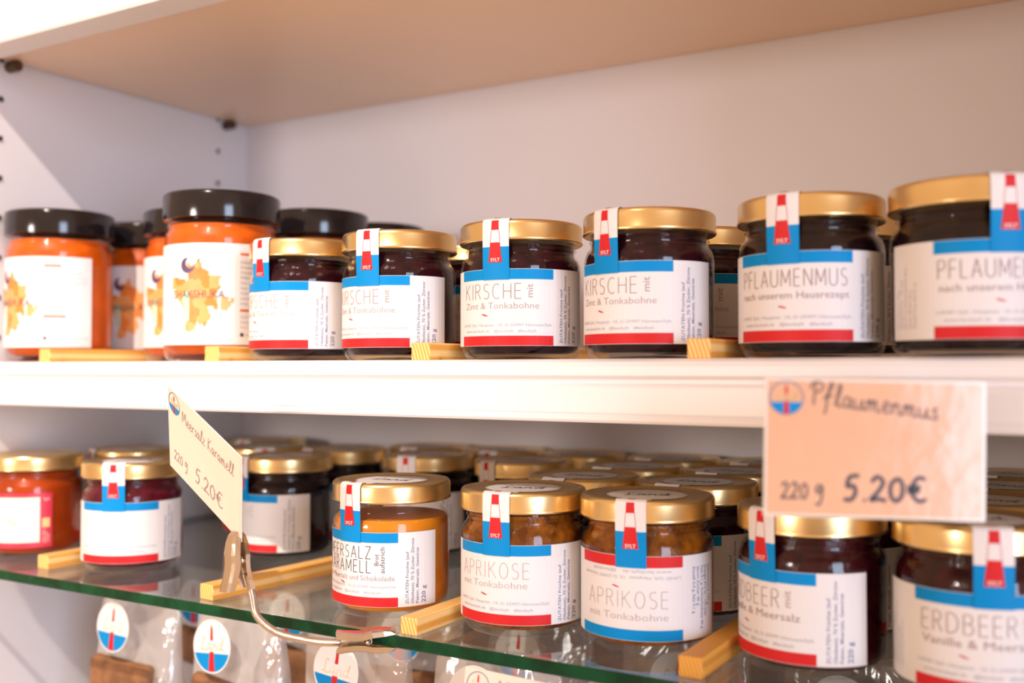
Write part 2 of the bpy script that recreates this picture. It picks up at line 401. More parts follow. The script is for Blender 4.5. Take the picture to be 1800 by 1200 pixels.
# ------------------------------------------------------------------ jars
RB = .0350
GLASS_P = [(0, .0022), (.012, .0018), (.024, .0009), (.0285, 0), (.0312, .0006), (.0336, .0030), (.0347, .0065), (.0350, .010), (.0350, .0510), (.0347, .0545), (.0337, .0572), (.0322, .0588), (.0315, .0602), (.0316, .0618), (.0324, .0626), (.0316, .0636), (.0316, .0668)]
JAM_P = [(0, .0040), (.020, .0036), (.0275, .0034), (.0305, .0042), (.0326, .0060), (.0338, .0088), (.0343, .0120), (.0342, .0505), (.0339, .0538), (.0329, .0563), (.0315, .0578), (.0308, .0595), (.0306, .0645), (0, .0645)]
LID_P = [(0, .0660), (.0335, .0660), (.0350, .0659), (.0358, .0664), (.0360, .0671), (.0356, .0678), (.0356, .0752), (.0352, .0765), (.0343, .0774), (.0330, .0777), (.0318, .0775), (.0309, .0768), (.0300, .0766), (.0262, .0766), (0, .0766)]
me_glass = lathe('glass_body', GLASS_P, M_glass, 56)
me_jam = {k: lathe(k + '_filling', JAM_P, JAM[k], 48) for k in ('cherry', 'plum', 'strawberry', 'raspberry', 'apricot', 'caramel')}
me_jam['caramel'] = lathe('caramel_filling', [p for p in JAM_P if p[1] < .0575] + [(0, .0568)], JAM['caramel'], 48)
me_lid = lathe('lid', LID_P, M_gold, 56)
# sticker on the lid (flat disc with the emblem's script)
sb = MB(); flat = lambda u, v, l: (v * -1.0, u, .0767 + .00005 * l)   # reads upright from the front (+X)
N = 40
sb.poly([flat(.0215 * math.cos(2 * PI * i / N), .0215 * math.sin(2 * PI * i / N), 1) for i in range(N)], M_paper)
for i in range(N):
    a, b = 2 * PI * i / N, 2 * PI * (i + 1) / N
    sb.poly([flat(q * math.cos(t), q * math.sin(t), 2) for q, t in ((.0207, a), (.0211, a), (.0211, b), (.0207, b))], M_mid)
hand(sb, lambda u, v, l: flat(u, v, 3), 'Land', -.0125, -.0035, .0046, .0011, M_dark, width=.0255)
me_sticker = sb.mesh('lid_sticker')

# seal strip from the lid down to the label
TR = .0364
TAPE_TOP = [(.0205, .07705), (.0300, .07715), (.0312, .0775), (.0320, .0781), (.0345, .0780)]
TAPE_SIDE = [(.0358, .0770), (.0363, .0752), (.0364, .0665), (.0362, .0590), (.0360, .0530), (.0359, .0500), (.0358, .0440)]
def tape_xyz(r, z, u, off=0.0):
    return (r + off - (TR - math.sqrt(TR * TR - u * u)), u, z)
def tape_r(z):
    P = TAPE_SIDE
    if z >= P[0][1]: return P[0][0]
    for (r0, z0), (r1, z1) in zip(P, P[1:]):
        if z1 <= z <= z0: return r0 + (r1 - r0) * (z - z0) / (z1 - z0)
    return P[-1][0]
def make_tape():
    t = MB(); hw = .0080; US = [-hw + 2 * hw * i / 8 for i in range(9)]
    path = TAPE_TOP + TAPE_SIDE
    zs_blue = .0622
    side = [(r, z) for r, z in TAPE_SIDE]
    full = TAPE_TOP + [p for p in side if p[1] > zs_blue] + [(tape_r(zs_blue), zs_blue)] + [p for p in side if p[1] < zs_blue]
    for (r0, z0), (r1, z1) in zip(full, full[1:]):
        m = M_blue if z0 <= zs_blue + 1e-6 and z1 < zs_blue else M_paper
        for a, b in zip(US, US[1:]):
            t.poly([tape_xyz(r0, z0, a), tape_xyz(r1, z1, a), tape_xyz(r1, z1, b), tape_xyz(r0, z0, b)], m)
    return t.mesh('seal_strip', True)
def make_tape_print():
    t = MB()
    def quad(z0, z1, w0, w1, m, lay=1, n=4):
        zz = [z0 + (z1 - z0) * i / n for i in range(n + 1)]
        for i in range(n):
            for s in (-1, 0, 1):
                f0, f1 = {-1: (-1, -.33), 0: (-.33, .33), 1: (.33, 1)}[s]
                wa = w0 + (w1 - w0) * i / n; wb_ = w0 + (w1 - w0) * (i + 1) / n
                o = .00010 * lay
                t.poly([tape_xyz(tape_r(zz[i]), zz[i], wa * f0, o), tape_xyz(tape_r(zz[i + 1]), zz[i + 1], wb_ * f0, o), tape_xyz(tape_r(zz[i + 1]), zz[i + 1], wb_ * f1, o), tape_xyz(tape_r(zz[i]), zz[i], wa * f1, o)], m)
    def line(z0, z1, u0, u1, w, m):
        quad_n = 3
        for i in range(quad_n):
            a, b = i / quad_n, (i + 1) / quad_n
            za, zb = z0 + (z1 - z0) * a, z0 + (z1 - z0) * b; ua, ub = u0 + (u1 - u0) * a, u0 + (u1 - u0) * b
            t.poly([tape_xyz(tape_r(za), za, ua - w, .0001), tape_xyz(tape_r(zb), zb, ub - w, .0001), tape_xyz(tape_r(zb), zb, ub + w, .0001), tape_xyz(tape_r(za), za, ua + w, .0001)], m)
    quad(.0768, .0715, .0021, .0023, M_red)
    for r0, r1 in ((.0322, .0340), (.0300, .0306)):
        t.poly([tape_xyz(r, z + .0003, u) for r, z, u in ((r0, .0781 if r0 > .031 else .0771, -.002), (r1, .0781 if r0 > .031 else .0771, -.002), (r1, .0781 if r0 > .031 else .0771, .002), (r0, .0781 if r0 > .031 else .0771, .002))], M_red)
    for s in (-1, 1): line(.0715, .0645, s * .0023, s * .0029, .00012, M_red)
    quad(.0645, .0535, .0029, .0041, M_red, 2)
    fm = lambda u, v, l: tape_xyz(tape_r(v), v, u, .00035)
    w = text_w('SYLT', .0026, .01)
    put_text(t, fm, 'SYLT', -w / 2, .0541, .0026, M_wht, offset=.01)
    return t.mesh('lighthouse_print')
me_tape = make_tape(); me_tprint = make_tape_print()

# label geometry: arc length u (m) along the body, height v
RL = .03535
HALF = R_(48.5); SIDE = R_(40)
def lab_xyz(u, v, l=0): 
    a = u / RL; r = RL + .00012 * l
    return (r * math.cos(a), r * math.sin(a), v)
def patch(mb, u0, u1, v0, v1, m, l=0, n=None, fm=lab_xyz):
    n = n or max(1, int(abs(u1 - u0) / .0028))
    for i in range(n):
        a, b = u0 + (u1 - u0) * i / n, u0 + (u1 - u0) * (i + 1) / n
        mb.poly([fm(a, v0, l), fm(b, v0, l), fm(b, v1, l), fm(a, v1, l)], m)
Z0, Z1 = .0075, .0500
UH = HALF * RL; UE = (HALF + SIDE) * RL
pm = MB(); patch(pm, -UE, UE, Z0, Z1, M_paper, 0); me_label = pm.mesh('label', True)
pm = MB(); patch(pm, -UH, UH, Z1 - .0058, Z1 - .0002, M_blue, 1); me_band_blue_hi = pm.mesh('blue_band', True)
pm = MB(); patch(pm, -UH, UH, Z0 + .0002, Z0 + .0056, M_red, 1); me_band_red_lo = pm.mesh('red_band', True)
pm = MB(); patch(pm, -UH, UH, Z1 - .0058, Z1 - .0002, M_red, 1); me_band_red_hi = pm.mesh('red_band', True)
pm = MB(); patch(pm, -UH, UH, Z0 + .0002, Z0 + .0056, M_blue, 1); me_band_blue_lo = pm.mesh('blue_band', True)

def tick(mb, u, v):
    mb.poly([lab_xyz(u + a, v + b, 2) for a, b in ((-.0022, .0004), (-.0016, .0008), (.0, .0004), (.0022, -.0004), (.0016, -.0006), (.0, -.0004))], M_red)
def side_text(mb, first=M_ink):
    L = [('ZUTATEN Früchte (auf', UH + .0062, .0090, .030), ('Obstbasis), 70 % Zucker, Zitrone', UH + .0094, .0090, .0375), ('Pektin, Meersalz, Gewürze', UH + .0124, .0090, .032)]
    for t, u, v, w in L: put_text(mb, lab_xyz, t, u, v, .0026, first, PI / 2, width=w, offset=.004)
    put_text(mb, lab_xyz, '220 g', UH + .0170, .0090, .0038, first, PI / 2, width=.0098, offset=.012)
    for i in range(5): put_text(mb, lab_xyz, ('Nährwerte je 100 g', 'Energie 815 kJ / 192 kcal', 'Fett 0,1 g, Kohlenhydrate 46 g', 'davon Zucker 45 g', 'Eiweiß 0,4 g, Salz 0,1 g')[i], -UE + .0045 + .0028 * i, .0125, .0022, M_pale, PI / 2, offset=.003)
def address(mb, v1=.0183, v2=.0150):
    put_text(mb, lab_xyz, 'LAND Sylt, Hauptstr. 10, D-25997 Hörnum/Sylt', -UH + .001, v1, .0023, M_pale, width=2 * UH - .002, offset=.002)
    put_text(mb, lab_xyz, 'www.landsylt.de   @landsylt   #landsylt', -UH + .004, v2, .0023, M_pale, width=2 * UH - .014, offset=.002)
def lettering(kind):
    mb = MB(); tcol = M_mid
    if kind == 'kirsche':
        caps(mb, lab_xyz, 'KIRSCHE', -.0262, .0335, .0083, .00048, tcol, width=.0375)
        put_text(mb, lab_xyz, 'mit', .0178, .0338, .0052, tcol, PI / 2, width=.0078)
        put_text(mb, lab_xyz, 'Zimt & Tonkabohne', -.0262, .0280, .0052, tcol, offset=-.012, width=.0475)
        tick(mb, -.010, .0245)
    elif kind == 'aprikose':
        caps(mb, lab_xyz, 'APRIKOSE', -.0262, .0322,   .0083, .00036, M_faint, width=.0440)
        put_text(mb, lab_xyz, 'mit Tonkabohne', -.0262, .0270, .0052, M_faint, offset=-.012, width=.0430)
        tick(mb, -.008, .0232)
    elif kind == 'aprikose2':
        caps(mb, lab_xyz, 'APRIKOSE', -.0235, .0240,   .0083, .00036, M_faint, width=.0455)
        put_text(mb, lab_xyz, 'mit Tonkabohne', -.0235, .0178, .0052, M_faint, offset=-.012, width=.0455)
        tick(mb, -.005, .0343)
        put_text(mb, lab_xyz, 'LAND Sylt, Hauptstr. 10, D-25997 Hörnum', UH - .001, .0398, .0023, M_pale, PI, width=2 * UH - .004, offset=.002)
        put_text(mb, lab_xyz, 'www.landsylt.de   @landsylt', UH - .006, .0428, .0023, M_pale, PI, width=2 * UH - .016, offset=.002)
    elif kind == 'meersalz':
        caps(mb, lab_xyz, 'MEERSALZ', -.0240, .0350, .0070, .00045, M_dark, width=.0380)
        caps(mb, lab_xyz, 'KARAMELL', -.0240, .0270, .0070, .00045, M_dark, width=.0380)
        put_text(mb, lab_xyz, 'Brot', .0188, .0310, .0038, M_dark, PI / 2, width=.0068)
        put_text(mb, lab_xyz, 'aufstrich', .0222, .0268, .0038, M_dark, PI / 2, width=.0150)
        put_text(mb, lab_xyz, 'mit Meersalz und Schokolade', -.0250, .0225, .0042, M_mid, offset=-.004, width=.0530)
        tick(mb, -.006, .0205)
    elif kind == 'pflaumenmus':
        caps(mb, lab_xyz, 'PFLAUMENMUS', -.0280, .0335, .0080, .00055, tcol, width=.0550)
        put_text(mb, lab_xyz, 'nach unserem Hausrezept', -.0280, .0278, .0048, tcol, offset=0, width=.0560)
        tick(mb, -.003, .0238)
    elif kind == 'erdbeer':
        caps(mb, lab_xyz, 'ERDBEER', -.0262, .0325, .0085, .00050, tcol, width=.0390)
        put_text(mb, lab_xyz, 'mit', .0185, .0330, .0052, tcol, PI / 2, width=.0080)
        put_text(mb, lab_xyz, 'Vanille & Meersalz', -.0262, .0270, .0052, tcol, offset=0, width=.0490)
        tick(mb, -.008, .0232)
    elif kind == 'faint':
        caps(mb, lab_xyz, 'KIRSCHE', -.0262, .0335, .0080, .0003, M_pale, width=.0375)  # title paled and thinned to look overexposed
    if kind == 'aprikose2':
        for i in range(5): put_text(mb, lab_xyz, ('Nährwerte je 100 g', 'Energie 815 kJ / 192 kcal', 'Fett 0,1 g, Kohlenhydrate 46 g', 'davon Zucker 45 g', 'Eiweiß 0,4 g, Salz 0,1 g')[4 - i], UH + .0062 + .0030 * i, .0440, .0026, M_ink, -PI / 2, offset=.003)
    else:
        side_text(mb); address(mb)
    return mb.mesh('lettering')
_let = {}
def let_mesh(k):
    if k not in _let: _let[k] = lettering(k)
    return _let[k]

def face_cam(x, y): return math.atan2(CAM.y - y, CAM.x - x)
def jam_jar(x, y, z, filling, text, a_br, a_tape, label, group=None, name='jam_jar', sticker=True, detail=True):
    """a_br: angle of the right end of the label bands, a_tape: of the seal strip, seen against the line to the viewer"""
    e = empty(name, (x, y, z), face_cam(x, y)); tag(e, label, 'jar', group)
    obj('glass_body', me_glass, e); obj('filling', me_jam[filling], e)
    lid = obj('lid', me_lid, e)
    at = R_(a_tape)
    if sticker: obj('lid_sticker', me_sticker, lid, rotz=at + R_(12))
    lb = obj('label', me_label, e, rotz=R_(a_br) - HALF)
    if text == 'aprikose2': obj('red_band', me_band_red_hi, lb); obj('blue_band', me_band_blue_lo, lb)
    else: obj('blue_band', me_band_blue_hi, lb); obj('red_band', me_band_red_lo, lb)
    if detail: obj('lettering', let_mesh(text), lb)
    tp = obj('seal_strip', me_tape, e, rotz=at)
    if detail: obj('lighthouse_print', me_tprint, tp)
    return e

# upper shelf, front row
jam_jar(-.4665, .0385, 0, 'cherry', 'kirsche', 4, -50.5, 'dark cherry jam jar with gold lid, touching the tall orange sauce jar', 'cherry jam jars in front')
jam_jar(-.3885, .0390, 0, 'cherry', 'kirsche', 9.7, -32.6, 'cherry jam jar with gold lid, second along from the black lidded sauce jars', 'cherry jam jars in front')
jam_jar(-.3025, .0420, 0, 'cherry', 'kirsche', 30, -23.5, 'cherry jam jar with full KIRSCHE title beside the striped pine strip end', 'cherry jam jars in front')
jam_jar(-.2210, .0396, 0, 'cherry', 'kirsche', 20, -39, 'cherry jam jar with pale KIRSCHE title, last one before the plum jars', 'cherry jam jars in front')
jam_jar(-.1342, .0393, 0, 'plum', 'pflaumenmus', 31.8, -21, 'plum butter jar labelled PFLAUMENMUS standing next to the cherry jars', 'plum butter jars')
jam_jar(-.0600, .0330, 0, 'plum', 'pflaumenmus', 72, 25, 'plum butter jar above the Pflaumenmus price card, side text column facing out', 'plum butter jars')
# second row
for x, f, t, ab, tpa, lab in ((-.3885, 'cherry', 'kirsche', 30, -60, 'cherry jam jar hidden behind the second cherry jar, only a gold lid sliver showing'),
                              (-.2210, 'cherry', 'kirsche', 37, -50, 'cherry jam jar half hidden behind the last cherry jar, beside the plum jars'),
                              (-.1342, 'plum', 'pflaumenmus', 20, -40, 'plum butter jar hidden behind the two front plum jars')):
    jam_jar(x, .124, 0, f, t, ab, tpa, lab, 'second row of jam jars on the white shelf')

# ------------------------------------------------------------------ tall orange sauce jars
SG = [(0, .003), (.03, .002), (.034, 0), (.0375, .0015), (.0395, .005), (.0400, .010), (.0400, .0850), (.0397, .0885), (.0387, .0910), (.0378, .0925), (.0378, .0945), (.0385, .0955), (.0378, .0965), (.0378, .101)]
SJ = [(0, .005), (.032, .005), (.0370, .0075), (.0390, .012), (.0392, .016), (.0392, .085), (.0388, .0885), (.0376, .0908), (.0368, .0925), (.0368, .0960), (0, .0960)]
SL = [(0, .0995), (.0395, .0995), (.0410, .1003), (.0412, .1030), (.0412, .1165), (.0406, .1180), (.0392, .1188), (.037, .1186), (.036, .1180), (0, .1180)]
me_sg, me_sj, me_sl = lathe('glass_body', SG, M_glass, 56), lathe('sauce', SJ, JAM['sauce'], 48), lathe('lid', SL, M_black, 56)
RS = .04035
def s_xyz(u, v, l=0):
    a = u / RS; r = RS + .00012 * l
    return (r * math.cos(a), r * math.sin(a), v)
M_sp1 = mat('print_orange', (.82, .24, .04), .45, noise_amt=.2, noise_scale=90)
M_sp2 = mat('print_apricot', (.84, .38, .12), .45, noise_amt=.15, noise_scale=90)
M_sp3 = mat('print_mint', (.50, .64, .46), .45, noise_amt=.1, noise_scale=90)
M_spr = mat('print_rust', (.70, .13, .03), .45, noise_amt=.1)
M_moon = mat('print_violet', (.09, .05, .13), .45, noise_amt=.1)
pm = MB(); patch(pm, -.066, .066, .0114, .0814, M_paper, 0, 40, s_xyz); me_slabel = pm.mesh('label', True)
def sauce_print():
    b = MB(); st = .0011
    u = -.0205
    while u < .024:
        v = .016
        while v < .070:
            du, dv = u / .0165, (v - .0435) / .0245
            ang = math.atan2(dv, du); n = noise.noise(Vector((math.cos(ang) * 1.9 + 3.1, math.sin(ang) * 1.9, 1.7))) * .55 + noise.noise(Vector((math.cos(ang) * 5, math.sin(ang) * 5, 4.2))) * .25
            rr = math.hypot(du, dv) / (1 + (.18 if dv > .2 and du < .1 else 0) - .25 * abs(du) * (dv < -.3))
            if rr < .88 + n:
                q = noise.noise(Vector((u * 110, v * 110, 2.0)))
                m = M_sp3 if (u < -.006 and v < .050 and v > .028 and q > -.15) else (M_sp1 if q > .05 else M_sp2)
                b.poly([s_xyz(u, v, 1), s_xyz(u + st, v, 1), s_xyz(u + st, v + st, 1), s_xyz(u, v + st, 1)], m)
            v += st
        u += st
    # tail of the splash
    for k in range(3): ribbon(b, s_xyz, [(.012, .044 - .0035 * k), (.019, .0432 - .003 * k), (.0255 - .002 * k, .0418 - .0028 * k)], .0034, M_sp2, 1)
    # crescent
    n = 18; cx, cy = -.0065, .0662
    for i in range(n):
        a, c = R_(110 + 250 * i / n), R_(110 + 250 * (i + 1) / n)
        f = lambda t, r, dx, dy: (cx + dx + r * math.cos(t), cy + dy + r * math.sin(t))
        b.poly([s_xyz(*p, 2) for p in (f(a, .0055, 0, 0), f(c, .0055, 0, 0), f(c, .0036, .0019, .0015), f(a, .0036, .0019, .0015))], M_moon)
    put_text(b, s_xyz, 'SHAKSHUKA', -.0190, .0435, .0078, M_dark, offset=-.004, width=.0385, layer=3)
    U0 = .0300
    for v, w in ((.0735, .0125), (.0345, .0160)): patch(b, U0, U0 + w, v, v + .0016, M_spr, 1, 4, s_xyz)
    for i in range(9):
        put_text(b, s_xyz, ('Zutaten: Tomaten, Paprika', 'Zwiebeln, Olivenöl, Knoblauch', 'Kreuzkümmel, Koriander, Salz', 'Pfeffer, Chili, Zucker', 'Kühl und trocken lagern', 'Nach dem Öffnen im', 'Kühlschrank aufbewahren', 'und bald verbrauchen', 'Inhalt 340 g')[i], U0, .0680 - .0036 * i, .0026, M_pale, layer=1)
    for i in range(3): put_text(b, s_xyz, ('Nährwerte je 100 g', 'Energie 320 kJ', 'Fett 4 g, Salz 1 g')[i], U0, .0300 - .0036 * i, .0026, M_pale, layer=1)
    b.poly([s_xyz(U0 + .0012 + .0014 * math.cos(2 * PI * i / 14), .0185 + .0014 * math.sin(2 * PI * i / 14), 2) for i in range(14)], M_dark)
    patch(b, U0 + .004, U0 + .034, .0180, .0186, M_pale, 1, 10, s_xyz)
    return b.mesh('label_print')
me_sprint = sauce_print()
for x, y, a, lab in ((-.7380, .0500, -59, 'tall orange sauce jar with black lid beside the cupboard side panel, text side showing'),
                     (-.7375, .1370, -25, 'black lidded sauce jar hidden behind the jar at the side panel'),
                     (-.6400, .1040, -39, 'orange sauce jar half hidden behind the tall SHAKSHUKA jar'),
                     (-.5620, .0565, -25, 'tall orange sauce jar with black lid and full SHAKSHUKA label beside the cherry jars'),
                     (-.5600, .1560, -30, 'sauce jar with only its black lid showing above the first cherry jars'),
                     (-.5660, .2420, -30, 'sauce jar farthest back, sliver of black lid above the second cherry jar')):
    e = empty('sauce_jar', (x, y, 0), face_cam(x, y)); tag(e, lab, 'jar', 'orange sauce jars with black lids')
    obj('glass_body', me_sg, e); obj('sauce', me_sj, e); obj('lid', me_sl, e)
    lb = obj('label', me_slabel, e, rotz=R_(a)); obj('label_print', me_sprint, lb)

# ------------------------------------------------------------------ glass shelf jars
gj = [
 (-.6280, .0342, 'raspberry', 'faint', 29, -21.6, 'dark red jam jar with blank looking white label between honey jar and price card', None),
 (-.3845, .0264, 'caramel', 'meersalz', 6, -42.6, 'orange caramel spread jar labelled MEERSALZ KARAMELL at the clip', None),
 (-.2945, .0307, 'apricot', 'aprikose', 24.6, -24.6, 'brown apricot jam jar with blue band above red, beside the pine strip', None),
 (-.2215, .0367, 'apricot', 'aprikose2', 30, -13.5, 'brown apricot jam jar with red band on top and blue band below', None),
 (-.1345, .0378, 'strawberry', 'erdbeer', 3, -40, 'strawberry jam jar labelled ERDBEER beside the amber pine strip', None),
 (-.0590, .0300, 'strawberry', 'erdbeer', 53, 10.7, 'strawberry jam jar under the Pflaumenmus card, nutrition text column facing out', None),
 (-.5630, .1250, 'plum', 'faint', -10, -64, 'dark jam jar partly behind the tilted price card, by the long pine strip', None),
]
for x, y, f, t, ab, at, lab, grp in gj:
    jam_jar(x, y, ZG, f, t, ab, at, lab, 'front jam jars on the glass shelf', name='caramel_jar' if f == 'caramel' else 'jam_jar')
back = [
 (-.7180, .1080, 'raspberry', 20, -70, 'dark jam jar with gold lid behind the blank labelled red jam jar'),
 (-.6430, .1860, 'plum', 10, -2, 'dark jam jar with gold lid behind the tilted price card'),
 (-.7050, .2520, 'plum', 20, -40, 'dark jam jar against the back panel behind the tilted price card'),
 (-.5700, .2030, 'plum', 20, -60, 'dark jam jar directly behind the jar by the long pine strip'),
 (-.4740, .1900, 'plum', 10, -28, 'dark jam jar with white seal strip showing above the caramel jar'),
 (-.5200, .2570, 'plum', 10, -30, 'dark jam jar against the back panel above the caramel jar'),
 (-.4470, .2590, 'plum', 10, -20, 'dark jam jar against the back panel between caramel and apricot jars'),
 (-.3850, .1850, 'plum', 20, -46, 'dark jam jar with white seal strip between the caramel jar and first apricot jar'),
 (-.3740, .2590, 'plum', 20, -40, 'dark jam jar against the back panel behind the first apricot jar'),
]
for x, y, f, ab, at, lab in back:
    jam_jar(x, y, ZG, f, 'faint', ab, at, lab, 'dark jam jars in the rear rows of the glass shelf')
for x, ys, a0, nm in ((-.2955, (.109, .1835, .2585), -33, 'first apricot jar'), (-.2215, (.1120, .1850, .2588), -30, 'second apricot jar'),
                      (-.1370, (.1125, .1855, .2588), -35, 'strawberry jar'), (-.0600, (.106, .182, .2580), -25, 'strawberry jar under the Pflaumenmus card')):
    for k, y in enumerate(ys):
        f, t = ('cherry', 'kirsche') if x < -.2 else ('strawberry', 'erdbeer')
        jam_jar(x, y, ZG, f, t, 22 - 4 * k, a0 - 4 * k, 'gold lidded jam jar %s behind the %s' % (('directly', 'second in line', 'last in line')[k], nm), 'jam jars lined up behind the front jars on the glass shelf')

# honey jar
hx, hy = -.7420, .0330
e = empty('honey_jar', (hx, hy, ZG), face_cam(hx, hy)); tag(e, 'amber honey jar with red bordered cream label and gold lid', 'jar')
obj('glass_body', me_glass, e); obj('honey', lathe('honey', JAM_P, JAM['honey'], 48), e); obj('lid', me_lid, e)
M_hcream = mat('honey_label_cream', (.86, .78, .66), .4, noise_amt=.05)
pm = MB(); patch(pm, -.050, .0125, .0085, .0495, mat('honey_label_red', (.66, .03, .07), .4, noise_amt=.1), 0, 24); lb = obj('label', pm.mesh('label', True), e)
pm = MB(); patch(pm, -.045, .0035, .0125, .0465, M_hcream, 1, 20); put_text(pm, lab_xyz, 'N', -.0195, .0255, .0075, M_mid, layer=2, offset=-.01)
patch(pm, .0052, .0105, .0235, .0305, mat('honey_label_yellow', (.85, .60, .25), .4, noise_amt=.1), 1, 2)
for i in range(3): put_text(pm, lab_xyz, ('Netto 250 g', 'Deutscher', 'von Sylt')[i], .0068 + .0018 * i, .0120, .0020, M_hcream, PI / 2, layer=2)
put_text(pm, lab_xyz, 'Sylt', .0060, .0440, .0030, M_hcream, 0, layer=2)
obj('label_print', pm.mesh('label_print'), lb)

# ------------------------------------------------------------------ pine strips
def strip(x0, x1, y0, y1, z, h, skew, m, label, group):
    me = box_mesh('pine_strip', (-(x1 - x0) / 2, 0, 0), ((x1 - x0) / 2, y1 - y0, h), m, .0006, 2)
    o = obj('pine_strip', me, None, ((x0 + x1) / 2, y0, z), R_(skew)); tag(o, label, 'wood strip', group)
gs = 'pine divider strips on the glass shelf'; us = 'pine divider strips on the white shelf'
strip(-.6790, -.6672, -.0075, .070, ZG, .0095, 0, M_pine, 'short pine strip between honey jar and dark red jam jar', gs)
strip(-.5012, -.4890, -.0180, .120, ZG, .0095, -4, M_pine, 'long pine strip behind the metal clip, left of the caramel jar', gs)
strip(-.3410, -.3302, -.0225, .240, ZG, .0095, 0, M_pine, 'pine strip with striped end grain between caramel and apricot jars', gs)
strip(-.1825, -.1705, -.0180, .240, ZG, .0100, 0, M_pineb, 'amber pine strip between apricot and strawberry jars', gs)
strip(-.6955, -.6830, .0030, .240, 0, .0098, 0, M_pine, 'pine strip in front of the sauce jar at the side panel', us)
strip(-.5210, -.5080, .0030, .240, 0, .0098, 0, M_pine, 'pine strip between SHAKSHUKA jar and first cherry jar', us)
strip(-.3530, -.3400, .0030, .240, 0, .0098, 0, M_pine, 'pine strip between the two middle cherry jars', us)
strip(-.1855, -.1735, .0030, .240, 0, .0098, 0, M_pine, 'pine strip between cherry jar and plum butter jar', us)

# ------------------------------------------------------------------ price cards
def card(name, mtx, w, h, label, writing, face):
    e = box_mesh(name, (-w / 2, 0, -h / 2), (w / 2, .0007, h / 2), M_lam, .0002, 1)
    o = obj(name, e); o.matrix_world = mtx; tag(o, label, 'price card', 'laminated price cards')
    b = MB(); fm = lambda u, v, l: (u, -.00006 * l, v)
    i = .0012
    b.poly([fm(-w / 2 + i, -h / 2 + i, 1), fm(w / 2 - i, -h / 2 + i, 1), fm(w / 2 - i, h / 2 - i, 1), fm(-w / 2 + i, h / 2 - i, 1)], face)
    c = obj('card_face', b.mesh('card_face'), o)
    fl = lambda u, v, l: fm(u, v, l + 2)
    b = MB(); logo(b, fl, -.0345, .0195, .0068, base=False); obj('emblem', b.mesh('emblem'), c)
    for nm, t, u, v, xh, wd, m, sl, tw in writing:
        b = MB(); hand(b, fl, t, u, v, xh, wd, m, slope=sl, width=tw); obj(nm, b.mesh(nm), c)
    return o
def mtx(c, x, y, z):
    return Matrix(((x[0], y[0], z[0], c[0]), (x[1], y[1], z[1], c[1]), (x[2], y[2], z[2], c[2]), (0, 0, 0, 1)))
CW, CH = .086, .055
WR = (('product_name', 'Pflaumenmus', -.0250, .0175, .0044, .0009, M_brownink, -.11, .0500), ('weight', '220 g', -.0360, -.0205, .0034, .0009, M_dark, .02, .0170), ('price', '5.20€', -.0118, -.0205, .0050, .0017, M_handink, .01, .0335))
WL = (('product_name', 'Meersalz Karamell', -.0250, .0125, .0040, .0006, M_mid, -.03, .0600), ('weight', '220 g', -.0360, -.0185, .0034, .0007, M_mid, .02, .0170), ('price', '5.20€', -.0100, -.0190, .0052, .0011, M_mid, .01, .0335))
WB = (('product_name', 'Marmelade', -.0230, .0160, .0042, .0008, M_mid, 0, .0480), ('price', '5.20€', -.0118, -.0205, .0050, .0012, M_handink, 0, .0335))
def ortho(x, y, z):
    x = Vector(x).normalized(); z = Vector(z); z = (z - x * z.dot(x)).normalized(); y = z.cross(x); return x, y, z
xr, yr, zr = ortho((.89, .4555, -.0206), None, (.0146, .0167, .9998))
rc_c = Vector((-.0862, -.0516, -.0368))
CARD_R = card('price_card', mtx(rc_c, xr, yr, zr), CW, CH, 'cream laminated price card, coloured as dimly lit, reading Pflaumenmus 220 g 5.20 euro', WR, M_cream_dim)
xl, yl, zl = ortho((.882, -.195, -.428), None, (.347, -.345, .872))
lc_c = Vector((-.4407, -.0711, -.0566))
card('price_card', mtx(lc_c, xl, yl, zl), CW, CH, 'tilted cream price card held up by the metal clip on a bendy neck', WL, M_cream_lit)
# ------------------------------------------------------------------ clips with bendy neck
def tube_pts(pts, radii, m, seg=10, name='gooseneck'):
    """swept tube through 3D points"""
    vs, fs = [], []; n = len(pts); up = Vector((0, 0, 1)); prev = None
    for i, p in enumerate(pts):
        t = (Vector(pts[min(i + 1, n - 1)]) - Vector(pts[max(i - 1, 0)])).normalized()
        if prev is None:
            a = t.orthogonal().normalized()
        else:
            a = (prev - t * prev.dot(t)).normalized()
        prev = a; b = t.cross(a)
        for k in range(seg):
            g = 2 * PI * k / seg; vs.append(Vector(p) + (a * math.cos(g) + b * math.sin(g)) * radii[i])
    for i in range(n - 1):
        for k in range(seg):
            k2 = (k + 1) % seg; fs.append((i * seg + k, i * seg + k2, (i + 1) * seg + k2, (i + 1) * seg + k))
    fs.append(tuple(range(seg))[::-1]); fs.append(tuple((n - 1) * seg + k for k in range(seg)))
    me = bpy.data.meshes.new(name); me.from_pydata([tuple(v) for v in vs], [], fs); me.materials.append(m)
    for p in me.polygons: p.use_smooth = True
    return me
